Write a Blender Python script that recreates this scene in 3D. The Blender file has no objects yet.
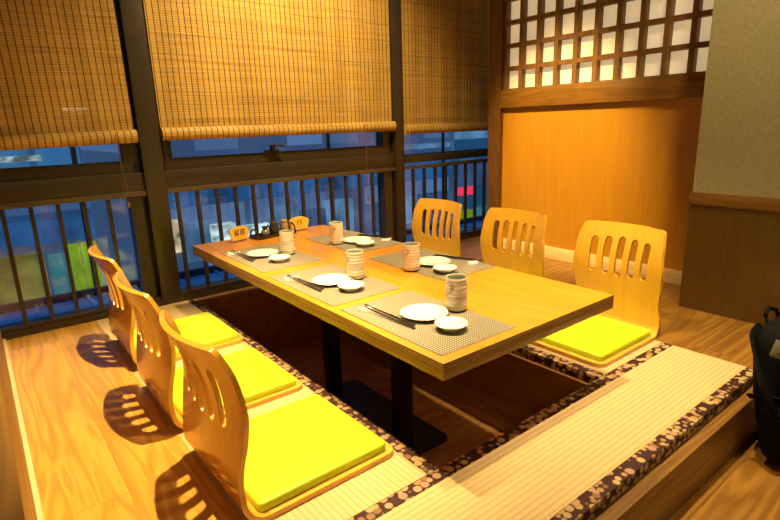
import bpy, bmesh, math, random
from mathutils import Vector, Matrix
random.seed(7)
SC = bpy.context.scene
COL = SC.collection
PI = math.pi

# ------------------------------------------------------------------ materials
def new_mat(name):
    m = bpy.data.materials.new(name); m.use_nodes = True
    nt = m.node_tree; nt.nodes.clear()
    out = nt.nodes.new('ShaderNodeOutputMaterial')
    return m, nt, out

def node(nt, kind, **kw):
    n = nt.nodes.new(kind)
    for k, v in kw.items():
        if k.startswith('i_'):
            n.inputs[k[2:].replace('_', ' ')].default_value = v
        else: setattr(n, k, v)
    return n

def bsdf(nt, out, color=(.8, .8, .8), rough=.5, metal=0., spec=.5, coat=0., coat_r=.1):
    b = nt.nodes.new('ShaderNodeBsdfPrincipled')
    b.inputs['Base Color'].default_value = (*color, 1)
    b.inputs['Roughness'].default_value = rough
    b.inputs['Metallic'].default_value = metal
    b.inputs['Specular IOR Level'].default_value = spec
    b.inputs['Coat Weight'].default_value = coat
    b.inputs['Coat Roughness'].default_value = coat_r
    nt.links.new(b.outputs[0], out.inputs[0])
    return b

def ramp(nt, stops):
    r = nt.nodes.new('ShaderNodeValToRGB')
    e = r.color_ramp.elements
    while len(e) < len(stops): e.new(.5)
    for i, (p, c) in enumerate(stops):
        e[i].position = p; e[i].color = (*c, 1)
    return r

def coords(nt, scale=(1, 1, 1), rot=(0, 0, 0), src='Object'):
    tc = nt.nodes.new('ShaderNodeTexCoord'); mp = nt.nodes.new('ShaderNodeMapping')
    mp.inputs['Scale'].default_value = scale; mp.inputs['Rotation'].default_value = rot
    nt.links.new(tc.outputs[src], mp.inputs[0])
    return mp.outputs[0]

def mult(nt, a, b, fac=1., mode='MULTIPLY'):
    m = nt.nodes.new('ShaderNodeMix'); m.data_type = 'RGBA'; m.blend_type = mode
    m.inputs[0].default_value = fac
    nt.links.new(a, m.inputs[6]); nt.links.new(b, m.inputs[7])
    return m.outputs[2]

def plain(name, color, rough=.5, metal=0., spec=.5, coat=0., var=.12, vscale=30., bump=0.):
    m, nt, out = new_mat(name)
    b = bsdf(nt, out, color, rough, metal, spec, coat)
    n = node(nt, 'ShaderNodeTexNoise', i_Scale=vscale, i_Detail=4.)
    nt.links.new(coords(nt), n.inputs['Vector'])
    lo = tuple(c * (1 - var) for c in color); hi = tuple(min(1, c * (1 + var)) for c in color)
    r = ramp(nt, [(.3, lo), (.7, hi)])
    nt.links.new(n.outputs[0], r.inputs[0]); nt.links.new(r.outputs[0], b.inputs['Base Color'])
    if bump:
        bp = node(nt, 'ShaderNodeBump', i_Strength=bump, i_Distance=.002)
        nt.links.new(n.outputs[0], bp.inputs['Height']); nt.links.new(bp.outputs[0], b.inputs['Normal'])
    return m

def emit(name, color, strength, var=0., vscale=(3, 3, 3)):
    m, nt, out = new_mat(name)
    e = nt.nodes.new('ShaderNodeEmission'); e.inputs[0].default_value = (*color, 1); e.inputs[1].default_value = strength
    if var:
        n = node(nt, 'ShaderNodeTexNoise', i_Scale=1., i_Detail=3.)
        nt.links.new(coords(nt, vscale), n.inputs['Vector'])
        r = ramp(nt, [(.35, tuple(c * (1 - var) for c in color)), (.65, color)])
        nt.links.new(n.outputs[0], r.inputs[0]); nt.links.new(r.outputs[0], e.inputs[0])
    nt.links.new(e.outputs[0], out.inputs[0])
    return m

def wood(name, dark, light, axis='Y', gscale=1., rough=.35, coat=0., plank=None, streak=.35, spec=.5, bump=.05):
    """grain runs along `axis`; plank = (width, length) lays boards along that axis"""
    m, nt, out = new_mat(name)
    b = bsdf(nt, out, light, rough, 0, spec, coat, .12)
    ax = 'XYZ'.index(axis)
    s = [9. * gscale] * 3; s[ax] = .9 * gscale
    v = coords(nt, tuple(s))
    vec = v
    if plank:
        w, l = plank
        # brick texture: rows stacked across the boards
        rot = (0, 0, 0) if axis == 'X' else (0, 0, PI / 2)
        if axis == 'Z': rot = (0, PI / 2, 0)
        bv = coords(nt, (1, 1, 1), rot)
        br = node(nt, 'ShaderNodeTexBrick', offset=.37)
        br.inputs['Color1'].default_value = (.55, .55, .55, 1); br.inputs['Color2'].default_value = (1, 1, 1, 1)
        br.inputs['Mortar'].default_value = (.25, .2, .15, 1)
        br.inputs['Scale'].default_value = 1.; br.inputs['Mortar Size'].default_value = .0011
        br.inputs['Brick Width'].default_value = l; br.inputs['Row Height'].default_value = w
        nt.links.new(bv, br.inputs['Vector'])
        sh = nt.nodes.new('ShaderNodeVectorMath'); sh.operation = 'MULTIPLY_ADD'
        sh.inputs[1].default_value = (13, 17, 11)
        nt.links.new(br.outputs[0], sh.inputs[0]); nt.links.new(v, sh.inputs[2])
        vec = sh.outputs[0]
    n1 = node(nt, 'ShaderNodeTexNoise', i_Scale=1., i_Detail=2., i_Distortion=.6)
    nt.links.new(vec, n1.inputs['Vector'])
    # cathedral rings: sine of the slow noise
    mm = nt.nodes.new('ShaderNodeMath'); mm.operation = 'MULTIPLY'; mm.inputs[1].default_value = 42.
    nt.links.new(n1.outputs[0], mm.inputs[0])
    sn = nt.nodes.new('ShaderNodeMath'); sn.operation = 'SINE'; nt.links.new(mm.outputs[0], sn.inputs[0])
    rg = ramp(nt, [(0., dark), (1., light)])
    ma = nt.nodes.new('ShaderNodeMath'); ma.operation = 'MULTIPLY_ADD'; ma.inputs[1].default_value = streak; ma.inputs[2].default_value = .5
    nt.links.new(sn.outputs[0], ma.inputs[0])
    s2 = [160. * gscale] * 3; s2[ax] = 4. * gscale
    n2 = node(nt, 'ShaderNodeTexNoise', i_Scale=1., i_Detail=4.)
    nt.links.new(coords(nt, tuple(s2)), n2.inputs['Vector'])
    mx = nt.nodes.new('ShaderNodeMath'); mx.operation = 'MULTIPLY_ADD'; mx.inputs[1].default_value = .9; mx.inputs[2].default_value = -.45
    nt.links.new(n2.outputs[0], mx.inputs[0])
    ad = nt.nodes.new('ShaderNodeMath'); ad.operation = 'ADD'; ad.use_clamp = True
    nt.links.new(ma.outputs[0], ad.inputs[0]); nt.links.new(mx.outputs[0], ad.inputs[1])
    nt.links.new(ad.outputs[0], rg.inputs[0])
    c = rg.outputs[0]
    if plank: c = mult(nt, c, br.outputs[0], .45)
    nt.links.new(c, b.inputs['Base Color'])
    if bump:
        bp = node(nt, 'ShaderNodeBump', i_Strength=bump, i_Distance=.001)
        nt.links.new(n2.outputs[0], bp.inputs['Height']); nt.links.new(bp.outputs[0], b.inputs['Normal'])
    return m

def stripes(nt, axis, pitch, src='Object'):
    """0..1 sine wave across `axis`"""
    tc = nt.nodes.new('ShaderNodeTexCoord'); sp = nt.nodes.new('ShaderNodeSeparateXYZ')
    nt.links.new(tc.outputs[src], sp.inputs[0])
    m = nt.nodes.new('ShaderNodeMath'); m.operation = 'MULTIPLY'; m.inputs[1].default_value = 2 * PI / pitch
    nt.links.new(sp.outputs['XYZ'.index(axis)], m.inputs[0])
    s = nt.nodes.new('ShaderNodeMath'); s.operation = 'SINE'; nt.links.new(m.outputs[0], s.inputs[0])
    a = nt.nodes.new('ShaderNodeMath'); a.operation = 'MULTIPLY_ADD'; a.inputs[1].default_value = .5; a.inputs[2].default_value = .5
    nt.links.new(s.outputs[0], a.inputs[0])
    return a.outputs[0]

def tatami_mat(name, across):
    m, nt, out = new_mat(name)
    b = bsdf(nt, out, (.8, .7, .4), .6, 0, .25)
    rib = stripes(nt, across, .0165)
    other = 'X' if across == 'Y' else 'Y'
    weave = stripes(nt, other, .0075)
    sc = [60., 60., 60.]; sc['XYZ'.index(other)] = 420.; 
    n = node(nt, 'ShaderNodeTexNoise', i_Scale=1., i_Detail=3.)
    nt.links.new(coords(nt, tuple(sc)), n.inputs['Vector'])
    r1 = ramp(nt, [(0., (.55, .375, .155)), (.35, (.66, .455, .215)), (1., (.69, .48, .235))])
    nt.links.new(rib, r1.inputs[0])
    r2 = ramp(nt, [(.3, (.82, .80, .72)), (.7, (1, 1, 1))])
    nt.links.new(n.outputs[0], r2.inputs[0])
    r3 = ramp(nt, [(0., (.9, .9, .88)), (.6, (1, 1, 1))]); nt.links.new(weave, r3.inputs[0])
    nt.links.new(mult(nt, mult(nt, r1.outputs[0], r2.outputs[0]), r3.outputs[0]), b.inputs['Base Color'])
    bp = node(nt, 'ShaderNodeBump', i_Strength=.15, i_Distance=.002)
    nt.links.new(rib, bp.inputs['Height']); nt.links.new(bp.outputs[0], b.inputs['Normal'])
    return m

def border_mat():
    m, nt, out = new_mat('tatami_border_brocade')
    b = bsdf(nt, out, (.1, .05, .03), .65, 0, .2)
    v = node(nt, 'ShaderNodeTexVoronoi', feature='F1', i_Scale=44., i_Randomness=.6)
    c = node(nt, 'ShaderNodeTexVoronoi', feature='F1', i_Scale=44., i_Randomness=.6)
    co = coords(nt)
    nt.links.new(co, v.inputs['Vector']); nt.links.new(co, c.inputs['Vector'])
    r = ramp(nt, [(.46, (1, 1, 1)), (.55, (0, 0, 0))]); nt.links.new(v.outputs['Distance'], r.inputs[0])
    sp = nt.nodes.new('ShaderNodeSeparateColor'); nt.links.new(c.outputs['Color'], sp.inputs[0])
    cc = ramp(nt, [(0., (.22, .10, .04)), (.22, (.40, .24, .07)), (.5, (.50, .34, .16)), (.75, (.42, .22, .15)), (1., (.52, .37, .12))])
    nt.links.new(sp.outputs[0], cc.inputs[0])
    mx = nt.nodes.new('ShaderNodeMix'); mx.data_type = 'RGBA'
    mx.inputs[6].default_value = (.045, .014, .010, 1)
    nt.links.new(r.outputs[0], mx.inputs[0]); nt.links.new(cc.outputs[0], mx.inputs[7])
    nt.links.new(mx.outputs[2], b.inputs['Base Color'])
    return m

def placemat_mat():
    m, nt, out = new_mat('woven_placemat')
    b = bsdf(nt, out, (.5, .42, .3), .6, 0, .3)
    a1, a2 = stripes(nt, 'X', .0085), stripes(nt, 'Y', .0085)
    t1 = nt.nodes.new('ShaderNodeMath'); t1.operation = 'MULTIPLY'
    nt.links.new(a1, t1.inputs[0]); nt.links.new(a2, t1.inputs[1])
    r = ramp(nt, [(.1, (.15, .115, .065)), (.75, (.56, .48, .34))]); nt.links.new(t1.outputs[0], r.inputs[0])
    nt.links.new(r.outputs[0], b.inputs['Base Color'])
    bp = node(nt, 'ShaderNodeBump', i_Strength=.3, i_Distance=.001)
    nt.links.new(t1.outputs[0], bp.inputs['Height']); nt.links.new(bp.outputs[0], b.inputs['Normal'])
    return m

def blind_mat(name, see):
    m, nt, out = new_mat(name)
    b = bsdf(nt, out, (.7, .45, .15), .55, 0, .3)
    n = node(nt, 'ShaderNodeTexNoise', i_Scale=1., i_Detail=5.)
    nt.links.new(coords(nt, (.9, 1, 75)), n.inputs['Vector'])
    r = ramp(nt, [(.28, (.46, .25, .045)), (.45, (.66, .39, .085)), (.72, (.78, .49, .125))]); nt.links.new(n.outputs[0], r.inputs[0])
    n3 = node(nt, 'ShaderNodeTexNoise', i_Scale=1., i_Detail=2.)
    nt.links.new(coords(nt, (5, 1, .6)), n3.inputs['Vector'])
    r3 = ramp(nt, [(.35, (.78, .76, .74)), (.65, (1, 1, 1))]); nt.links.new(n3.outputs[0], r3.inputs[0])
    th = stripes(nt, 'X', .029)
    rt = ramp(nt, [(.93, (1, 1, 1)), (.975, (.13, .055, .025))]); nt.links.new(th, rt.inputs[0])
    sl = stripes(nt, 'Z', .011)
    rs = ramp(nt, [(.0, (.72, .70, .66)), (.3, (1, 1, 1))]); nt.links.new(sl, rs.inputs[0])
    nt.links.new(mult(nt, mult(nt, mult(nt, r.outputs[0], r3.outputs[0]), rs.outputs[0]), rt.outputs[0]), b.inputs['Base Color'])
    if see:
        tr = nt.nodes.new('ShaderNodeBsdfTransparent'); mx = nt.nodes.new('ShaderNodeMixShader')
        n4 = node(nt, 'ShaderNodeTexNoise', i_Scale=1., i_Detail=2.)
        nt.links.new(coords(nt, (3, 1, 160)), n4.inputs['Vector'])
        r4 = ramp(nt, [(.31, (.32, .32, .32)), (.45, (.02, .02, .02))]); nt.links.new(n4.outputs[0], r4.inputs[0])
        nt.links.new(r4.outputs[0], mx.inputs[0]); nt.links.new(b.outputs[0], mx.inputs[1]); nt.links.new(tr.outputs[0], mx.inputs[2])
        nt.links.new(mx.outputs[0], out.inputs[0])
    return m

def glass_mat(name, tint=(1, 1, 1), boost=2.2):
    m, nt, out = new_mat(name)
    fr = node(nt, 'ShaderNodeFresnel', i_IOR=1.5)
    mu = nt.nodes.new('ShaderNodeMath'); mu.operation = 'MULTIPLY'; mu.inputs[1].default_value = boost; mu.use_clamp = True
    nt.links.new(fr.outputs[0], mu.inputs[0])
    ge = nt.nodes.new('ShaderNodeNewGeometry')          # the exit face of the pane adds no mirror of its own
    iv = nt.nodes.new('ShaderNodeMath'); iv.operation = 'SUBTRACT'; iv.inputs[0].default_value = 1.
    nt.links.new(ge.outputs['Backfacing'], iv.inputs[1])
    mb = nt.nodes.new('ShaderNodeMath'); mb.operation = 'MULTIPLY'
    nt.links.new(mu.outputs[0], mb.inputs[0]); nt.links.new(iv.outputs[0], mb.inputs[1]); mu = mb
    t = nt.nodes.new('ShaderNodeBsdfTransparent'); t.inputs[0].default_value = (*tint, 1)
    g = nt.nodes.new('ShaderNodeBsdfGlossy'); g.inputs['Roughness'].default_value = 0.02
    mx = nt.nodes.new('ShaderNodeMixShader')
    nt.links.new(mu.outputs[0], mx.inputs[0]); nt.links.new(t.outputs[0], mx.inputs[1]); nt.links.new(g.outputs[0], mx.inputs[2])
    nt.links.new(mx.outputs[0], out.inputs[0])
    return m

def cushion_mat():
    m, nt, out = new_mat('lime_yellow_leatherette')
    b = bsdf(nt, out, (.70, .74, .01), .42, 0, .35)
    n = node(nt, 'ShaderNodeTexNoise', i_Scale=260., i_Detail=3.)
    nt.links.new(coords(nt), n.inputs['Vector'])
    r = ramp(nt, [(.3, (.46, .56, .012)), (.7, (.53, .63, .018))]); nt.links.new(n.outputs[0], r.inputs[0])
    nt.links.new(r.outputs[0], b.inputs['Base Color'])
    bp = node(nt, 'ShaderNodeBump', i_Strength=.12, i_Distance=.001)
    nt.links.new(n.outputs[0], bp.inputs['Height']); nt.links.new(bp.outputs[0], b.inputs['Normal'])
    return m

def linen_mat(name, c):
    m, nt, out = new_mat(name)
    b = bsdf(nt, out, c, .85, 0, .15)
    n = node(nt, 'ShaderNodeTexNoise', i_Scale=1., i_Detail=4.)
    nt.links.new(coords(nt, (40, 40, 260)), n.inputs['Vector'])
    n2 = node(nt, 'ShaderNodeTexNoise', i_Scale=1., i_Detail=4.)
    nt.links.new(coords(nt, (260, 260, 40)), n2.inputs['Vector'])
    a = nt.nodes.new('ShaderNodeMath'); a.operation = 'ADD'; nt.links.new(n.outputs[0], a.inputs[0]); nt.links.new(n2.outputs[0], a.inputs[1])
    r = ramp(nt, [(.35, tuple(x * .8 for x in c)), (.65, tuple(x * 1.15 for x in c))])
    h = nt.nodes.new('ShaderNodeMath'); h.operation = 'MULTIPLY'; h.inputs[1].default_value = .5; nt.links.new(a.outputs[0], h.inputs[0])
    nt.links.new(h.outputs[0], r.inputs[0]); nt.links.new(r.outputs[0], b.inputs['Base Color'])
    return m

def facade_mat(name, base, lit, bw, rh, frac, strength):
    """grid of dusk windows: some cells lit (brick texture picks)"""
    m, nt, out = new_mat(name)
    tc = coords(nt, (1, 1, 1), (PI / 2, 0, 0))
    br = node(nt, 'ShaderNodeTexBrick', offset=0.)
    br.inputs['Color1'].default_value = (0, 0, 0, 1); br.inputs['Color2'].default_value = (1, 1, 1, 1); br.inputs['Mortar'].default_value = (0, 0, 0, 1)
    br.inputs['Scale'].default_value = 1.; br.inputs['Mortar Size'].default_value = .08
    br.inputs['Brick Width'].default_value = bw; br.inputs['Row Height'].default_value = rh
    nt.links.new(tc, br.inputs['Vector'])
    r = ramp(nt, [(frac, tuple(x * .28 for x in lit)), (frac + .05, lit), (1., tuple(x * .5 for x in lit))]); nt.links.new(br.outputs[0], r.inputs[0])  # unlit cells keep a dim glow in place of reflected sky
    b = bsdf(nt, out, base, .3, 0, .5)
    nt.links.new(r.outputs[0], b.inputs['Emission Color']); b.inputs['Emission Strength'].default_value = strength
    return m

M = {}
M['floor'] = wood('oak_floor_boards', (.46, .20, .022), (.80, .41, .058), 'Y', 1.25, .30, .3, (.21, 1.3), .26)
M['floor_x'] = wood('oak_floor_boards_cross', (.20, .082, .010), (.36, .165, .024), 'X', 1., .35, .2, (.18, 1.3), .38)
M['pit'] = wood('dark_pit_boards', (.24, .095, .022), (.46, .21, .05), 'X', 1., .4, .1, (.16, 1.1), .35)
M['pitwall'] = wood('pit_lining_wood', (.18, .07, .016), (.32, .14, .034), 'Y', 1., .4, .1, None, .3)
M['step'] = wood('step_face_wood', (.13, .055, .009), (.27, .125, .022), 'X', 1., .4, .15, None, .35)
M['panel'] = wood('wall_panel_veneer', (.41, .175, .008), (.49, .225, .012), 'Z', .8, .36, .2, None, .18)
M['darkpanel'] = wood('wainscot_veneer', (.075, .033, .004), (.112, .050, .006), 'Z', 1., .4, .1, None, .2)
M['frame'] = wood('frame_timber', (.14, .060, .006), (.24, .105, .012), 'Y', 1.4, .42, .1, None, .3)
M['framez'] = wood('post_timber', (.10, .040, .006), (.18, .072, .010), 'Z', 1.4, .42, .1, None, .3)
M['base'] = wood('baseboard_oak', (.66, .45, .19), (.84, .62, .30), 'Y', 1., .35, .2, None, .25)
M['lattice'] = wood('lattice_timber', (.15, .065, .014), (.25, .115, .028), 'Z', 1.4, .5, .0, None, .3)
M['paper'] = plain('washi_paper', (.88, .80, .62), .85, spec=.1, var=.05, vscale=14)
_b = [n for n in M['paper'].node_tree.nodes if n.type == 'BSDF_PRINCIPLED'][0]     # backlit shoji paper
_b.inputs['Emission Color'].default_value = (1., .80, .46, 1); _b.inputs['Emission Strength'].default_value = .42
M['beige'] = linen_mat('beige_linen_wallpaper', (.36, .315, .165))
M['plaster'] = plain('plaster', (.42, .34, .22), .9, spec=.1, var=.06, vscale=3)
M['ceiling'] = plain('dark_ceiling_paint', (.16, .11, .06), .9, spec=.1, var=.06, vscale=3)
M['bronze'] = plain('bronze_aluminium', (.062, .045, .024), .38, .35, .5, var=.08, vscale=8)
M['rail'] = plain('railing_bronze_paint', (.060, .042, .024), .4, .35, .5, var=.08, vscale=8)
M['railtop'] = plain('railing_handrail_paint', (.12, .085, .045), .4, .3, .5, var=.08, vscale=8)
M['seal'] = plain('black_window_seal', (.012, .011, .010), .5, var=.1)
M['glass'] = glass_mat('window_glass', (.93, .97, 1.))
M['acrylic'] = glass_mat('clear_acrylic', (.97, .96, .93), .35)
M['blind'] = blind_mat('bamboo_slat_weave', True)
M['blindroll'] = blind_mat('bamboo_slat_roll', False)
M['cord'] = plain('brown_pull_cord', (.22, .10, .035), .8, var=.2)
M['tabletop'] = wood('table_honey_veneer', (.60, .225, .013), (.77, .315, .022), 'Y', .8, .33, .12, None, .22)
M['tableedge_old'] = wood('table_edge_laminate', (.30, .16, .035), (.62, .37, .09), 'Y', .8, .4, .15, None, .25)
def edge_mat():
    m, nt, out = new_mat('table_edge_plies')
    b = bsdf(nt, out, (.5, .3, .08), .4, 0, .4, .15)
    st = stripes(nt, 'Z', .0074)
    n = node(nt, 'ShaderNodeTexNoise', i_Scale=1., i_Detail=4.)
    nt.links.new(coords(nt, (6, 6, 420)), n.inputs['Vector'])
    r = ramp(nt, [(.1, (.25, .125, .020)), (.6, (.46, .265, .052))]); nt.links.new(st, r.inputs[0])
    r2 = ramp(nt, [(.35, (.62, .58, .5)), (.6, (1, 1, 1))]); nt.links.new(n.outputs[0], r2.inputs[0])
    nt.links.new(mult(nt, r.outputs[0], r2.outputs[0]), b.inputs['Base Color'])
    return m
M['tableedge'] = edge_mat()
M['black'] = plain('black_powder_coat', (.012, .012, .012), .35, .2, .5, var=.15, vscale=40)
M['chair'] = wood('bent_beech_ply', (.64, .300, .024), (.78, .395, .034), 'Z', .8, .26, .5, None, .12)
M['chairedge'] = wood('bent_beech_ply_seat', (.62, .31, .035), (.74, .41, .055), 'X', .8, .34, .3, None, .12)
M['cushion'] = cushion_mat()
M['tat_x'] = tatami_mat('tatami_rush_lengthwise', 'Y')
M['tat_y'] = tatami_mat('tatami_rush_crosswise', 'X')
M['border'] = border_mat()
M['placemat'] = placemat_mat()
M['white'] = plain('white_porcelain', (.86, .82, .73), .18, spec=.5, coat=.4, var=.03)
M['cup'] = plain('cream_stoneware', (.82, .70, .49), .4, spec=.4, var=.08, vscale=45)
M['cupin'] = plain('grey_green_inner_glaze', (.30, .29, .20), .3, spec=.5, var=.1)
M['cupbase'] = plain('unglazed_dark_clay', (.05, .035, .02), .8, var=.2)
M['paint'] = plain('brown_brush_glaze', (.34, .14, .07), .6, var=.25, vscale=90)
M['stick'] = plain('dark_lacquer', (.022, .014, .010), .3, coat=.3, var=.2)
M['sign'] = plain('orange_yellow_card', (.92, .54, .05), .5, var=.04)
M['ink'] = plain('brown_ink', (.06, .025, .01), .6, var=.2)
M['inkred'] = plain('red_brown_small_print', (.35, .12, .02), .6, var=.2)
M['tray'] = plain('dark_lacquer_tray', (.020, .013, .009), .3, coat=.3, var=.2)
M['pot'] = plain('dark_bronze_glaze', (.055, .040, .022), .25, .2, coat=.4, var=.4, vscale=50)
M['potlight'] = plain('pale_grey_glaze', (.20, .165, .10), .25, coat=.3, var=.2)
M['jar'] = plain('orange_brown_glaze', (.42, .23, .09), .3, coat=.3, var=.25, vscale=50)
M['nylon'] = plain('black_nylon', (.0035, .003, .0028), .8, spec=.12, var=.35, vscale=180, bump=.3)
M['strap'] = plain('black_webbing', (.003, .0026, .0024), .85, spec=.12, var=.4, vscale=300)
M['tag'] = plain('grey_rubber_tag', (.16, .14, .08), .6, var=.15)
M['redpull'] = plain('dull_red_cord', (.22, .035, .015), .7, var=.15)
M['metalbuckle'] = plain('grey_buckle', (.16, .15, .13), .35, .6, var=.1)
# exterior
M['street'] = plain('dusk_asphalt', (.10, .11, .13), .6, var=.3, vscale=.6)
M['canopy'] = plain('blue_grey_roof_sheet', (.30, .55, .95), .45, var=.25, vscale=1.2)
M['canopyedge'] = plain('dark_roof_edge', (.10, .045, .06), .6, var=.2)
M['concrete'] = plain('dusk_concrete', (.30, .33, .42), .8, var=.2, vscale=.5)
M['towerA'] = facade_mat('office_facade', (.10, .18, .30), (.04, .20, .42), 1.1, 1.3, .55, .8)
M['towerB'] = facade_mat('grey_facade', (.18, .20, .28), (.12, .22, .42), 1.3, 1.2, .5, .8)
M['bandblue'] = emit('blue_lit_band', (.030, .16, .42), .75, .6, (.9, 1, .9))
M['bandviolet'] = emit('violet_lit_band', (.06, .13, .30), .8, .5, (.6, 1, 1.2))
M['bandcyan'] = emit('pale_blue_lit_band', (.12, .30, .52), .9, .6, (1.3, 1, 1.3))
M['litolive'] = emit('olive_shop_light', (.20, .22, .06), .8, .6, (1.5, 1, 1.5))
M['litwarm'] = emit('warm_shop_light', (.75, .60, .35), 1.3, .9, (2.2, 1, 3.))
M['litwhite'] = emit('white_shop_light', (.62, .80, .78), 1.5, .9, (2.2, 1, 3.5))
M['litteal'] = emit('teal_shop_light', (.04, .24, .28), .8, .6, (1, 1, 1))
M['litgreen'] = emit('green_glow_panel', (.24, .42, .03), .85, .4, (1, 1, 1))
M['litred'] = emit('red_led_sign', (.9, .04, .10), 1.2)
M['dot'] = emit('street_lamp_glow', (1., .92, .75), 9.)

# ------------------------------------------------------------------ mesh helpers
def tag(o, label=None, cat=None, group=None, kind=None):
    if label: o['label'] = label
    if cat: o['category'] = cat
    if group: o['group'] = group
    if kind: o['kind'] = kind
    return o

def empty(name, loc, rz=0., label=None, cat=None, group=None, kind=None):
    o = bpy.data.objects.new(name, None); COL.objects.link(o)
    o.location = loc; o.rotation_euler = (0, 0, rz); o.empty_display_size = .05
    return tag(o, label, cat, group, kind)

def link(name, bm, mats, parent=None, smooth=None, loc=None, rz=None):
    bmesh.ops.recalc_face_normals(bm, faces=bm.faces[:])
    me = bpy.data.meshes.new(name); bm.to_mesh(me); bm.free()
    if not isinstance(mats, (list, tuple)): mats = [mats]
    for m in mats: me.materials.append(m)
    if smooth is not None:
        for p in me.polygons: p.use_smooth = True
        me.set_sharp_from_angle(angle=math.radians(smooth))
    o = bpy.data.objects.new(name, me); COL.objects.link(o)
    if parent: o.parent = parent
    if loc: o.location = loc
    if rz is not None: o.rotation_euler = (0, 0, rz)
    return o

def box(bm, x0, x1, y0, y1, z0, z1, mi=0, bev=0.):
    vs = [bm.verts.new((x, y, z)) for z in (z0, z1) for y in (y0, y1) for x in (x0, x1)]
    F = [(0, 2, 3, 1), (4, 5, 7, 6), (0, 1, 5, 4), (2, 6, 7, 3), (0, 4, 6, 2), (1, 3, 7, 5)]
    fs = [bm.faces.new([vs[i] for i in f]) for f in F]
    for f in fs: f.material_index = mi
    if bev:
        es = list({e for f in fs for e in f.edges})
        r = bmesh.ops.bevel(bm, geom=es, offset=bev, segments=2, profile=.5, affect='EDGES')
        for f in r['faces']: f.material_index = mi
    return fs

def boxobj(name, b, mat, parent=None, bev=0., kind=None):
    bm = bmesh.new(); box(bm, *b, bev=bev)
    o = link(name, bm, mat, parent, 35 if bev else None)
    if kind: o['kind'] = kind
    return o

def lathe(bm, prof, seg=32, c=(0, 0, 0), mi=0, cap=True):
    rings = []
    for r, z in prof:
        if r < 1e-6: rings.append([bm.verts.new((c[0], c[1], c[2] + z))])
        else: rings.append([bm.verts.new((c[0] + r * math.cos(2 * PI * k / seg), c[1] + r * math.sin(2 * PI * k / seg), c[2] + z)) for k in range(seg)])
    for a, b in zip(rings, rings[1:]):
        for k in range(seg):
            k2 = (k + 1) % seg
            if len(a) == 1 and len(b) == 1: continue
            if len(a) == 1: f = bm.faces.new((a[0], b[k], b[k2]))
            elif len(b) == 1: f = bm.faces.new((a[k], a[k2], b[0]))
            else: f = bm.faces.new((a[k], a[k2], b[k2], b[k]))
            f.material_index = mi

def tube(bm, pts, rad, seg=8, mi=0, closed=False):
    pts = [Vector(p) for p in pts]; n = len(pts); rings = []
    for i, p in enumerate(pts):
        if closed: d = pts[(i + 1) % n] - pts[i - 1]
        else: d = pts[min(i + 1, n - 1)] - pts[max(i - 1, 0)]
        d.normalize()
        up = Vector((0, 0, 1)) if abs(d.z) < .95 else Vector((1, 0, 0))
        a = d.cross(up).normalized(); b = a.cross(d)
        r = rad(i / max(1, n - 1)) if callable(rad) else rad
        rings.append([bm.verts.new(p + r * (math.cos(2 * PI * k / seg) * a + math.sin(2 * PI * k / seg) * b)) for k in range(seg)])
    m = n if closed else n - 1
    for i in range(m):
        A, B = rings[i], rings[(i + 1) % n]
        for k in range(seg):
            f = bm.faces.new((A[k], A[(k + 1) % seg], B[(k + 1) % seg], B[k])); f.material_index = mi
    if not closed:
        for R in (rings[0], rings[-1]):
            f = bm.faces.new(R); f.material_index = mi

def copy_tree(o, parent=None):
    c = o.copy(); COL.objects.link(c); c.parent = parent
    for ch in [x for x in bpy.data.objects if x.parent == o]: copy_tree(ch, c)
    return c

def rrect(hw, hh, r, n=6):
    pts = []
    for cx, cy, a0 in ((hw - r, hh - r, 0), (-hw + r, hh - r, PI / 2), (-hw + r, -hh + r, PI), (hw - r, -hh + r, 1.5 * PI)):
        for k in range(n + 1):
            a = a0 + PI / 2 * k / n; pts.append((cx + r * math.cos(a), cy + r * math.sin(a)))
    return pts

def prism(bm, pts, z0, z1, mi=0):
    a = [bm.verts.new((x, y, z0)) for x, y in pts]; b = [bm.verts.new((x, y, z1)) for x, y in pts]
    n = len(pts)
    fs = [bm.faces.new(a[::-1]), bm.faces.new(b)] + [bm.faces.new((a[i], a[(i + 1) % n], b[(i + 1) % n], b[i])) for i in range(n)]
    for f in fs: f.material_index = mi
    return fs

# ------------------------------------------------------------------ layout constants (metres, platform floor at z = 0)
TW, TL, TZ, TT = .761, 1.80, .32, .046          # table
PL, PR, PF, PB = .026, .785, .045, 1.88          # pit
PZ = -.40                                        # pit floor
YW = 1.99                                        # window line
XP, XQ, XL = 2.037, 1.714, -.822                 # panelled wall, pier, left partition
FRONT = -.292; LOW = -.195; CEIL = 2.55
LE = -.455; RE = 1.245                           # outer edges of the side tatami

# ------------------------------------------------------------------ shell
bm = bmesh.new()                                  # platform carcass under the mats, with the pit cut out
box(bm, -3.2, PL, -.325, 1.95, LOW - .3, -.036)
box(bm, PR, 3.2, -.325, 1.95, LOW - .3, -.036)
box(bm, PL, PR, -.325, PF, LOW - .3, -.036)
box(bm, PL, PR, PB, 1.95, LOW - .3, -.036)
link('floor_platform', bm, M['step'])['kind'] = 'structure'
boxobj('trim_1', (-3.2, XQ - .001, -.329, -.3255, -.20, -.0335), M['step'], kind='structure')   # step face board
boxobj('floor_left', (XL + .001, LE - .001, -.32, 1.945, -.036, 0), M['floor'], kind='structure')
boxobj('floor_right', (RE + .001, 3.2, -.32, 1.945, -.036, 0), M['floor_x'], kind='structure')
boxobj('floor_neighbour', (-3.2, XL - .06, -.32, 1.945, -.036, 0), M['floor'], kind='structure')
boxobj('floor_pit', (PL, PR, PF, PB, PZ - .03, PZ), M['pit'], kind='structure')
bm = bmesh.new()
box(bm, PL, PL + .012, PF, PB, PZ, -.036); box(bm, PR - .012, PR, PF, PB, PZ, -.036)
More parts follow.
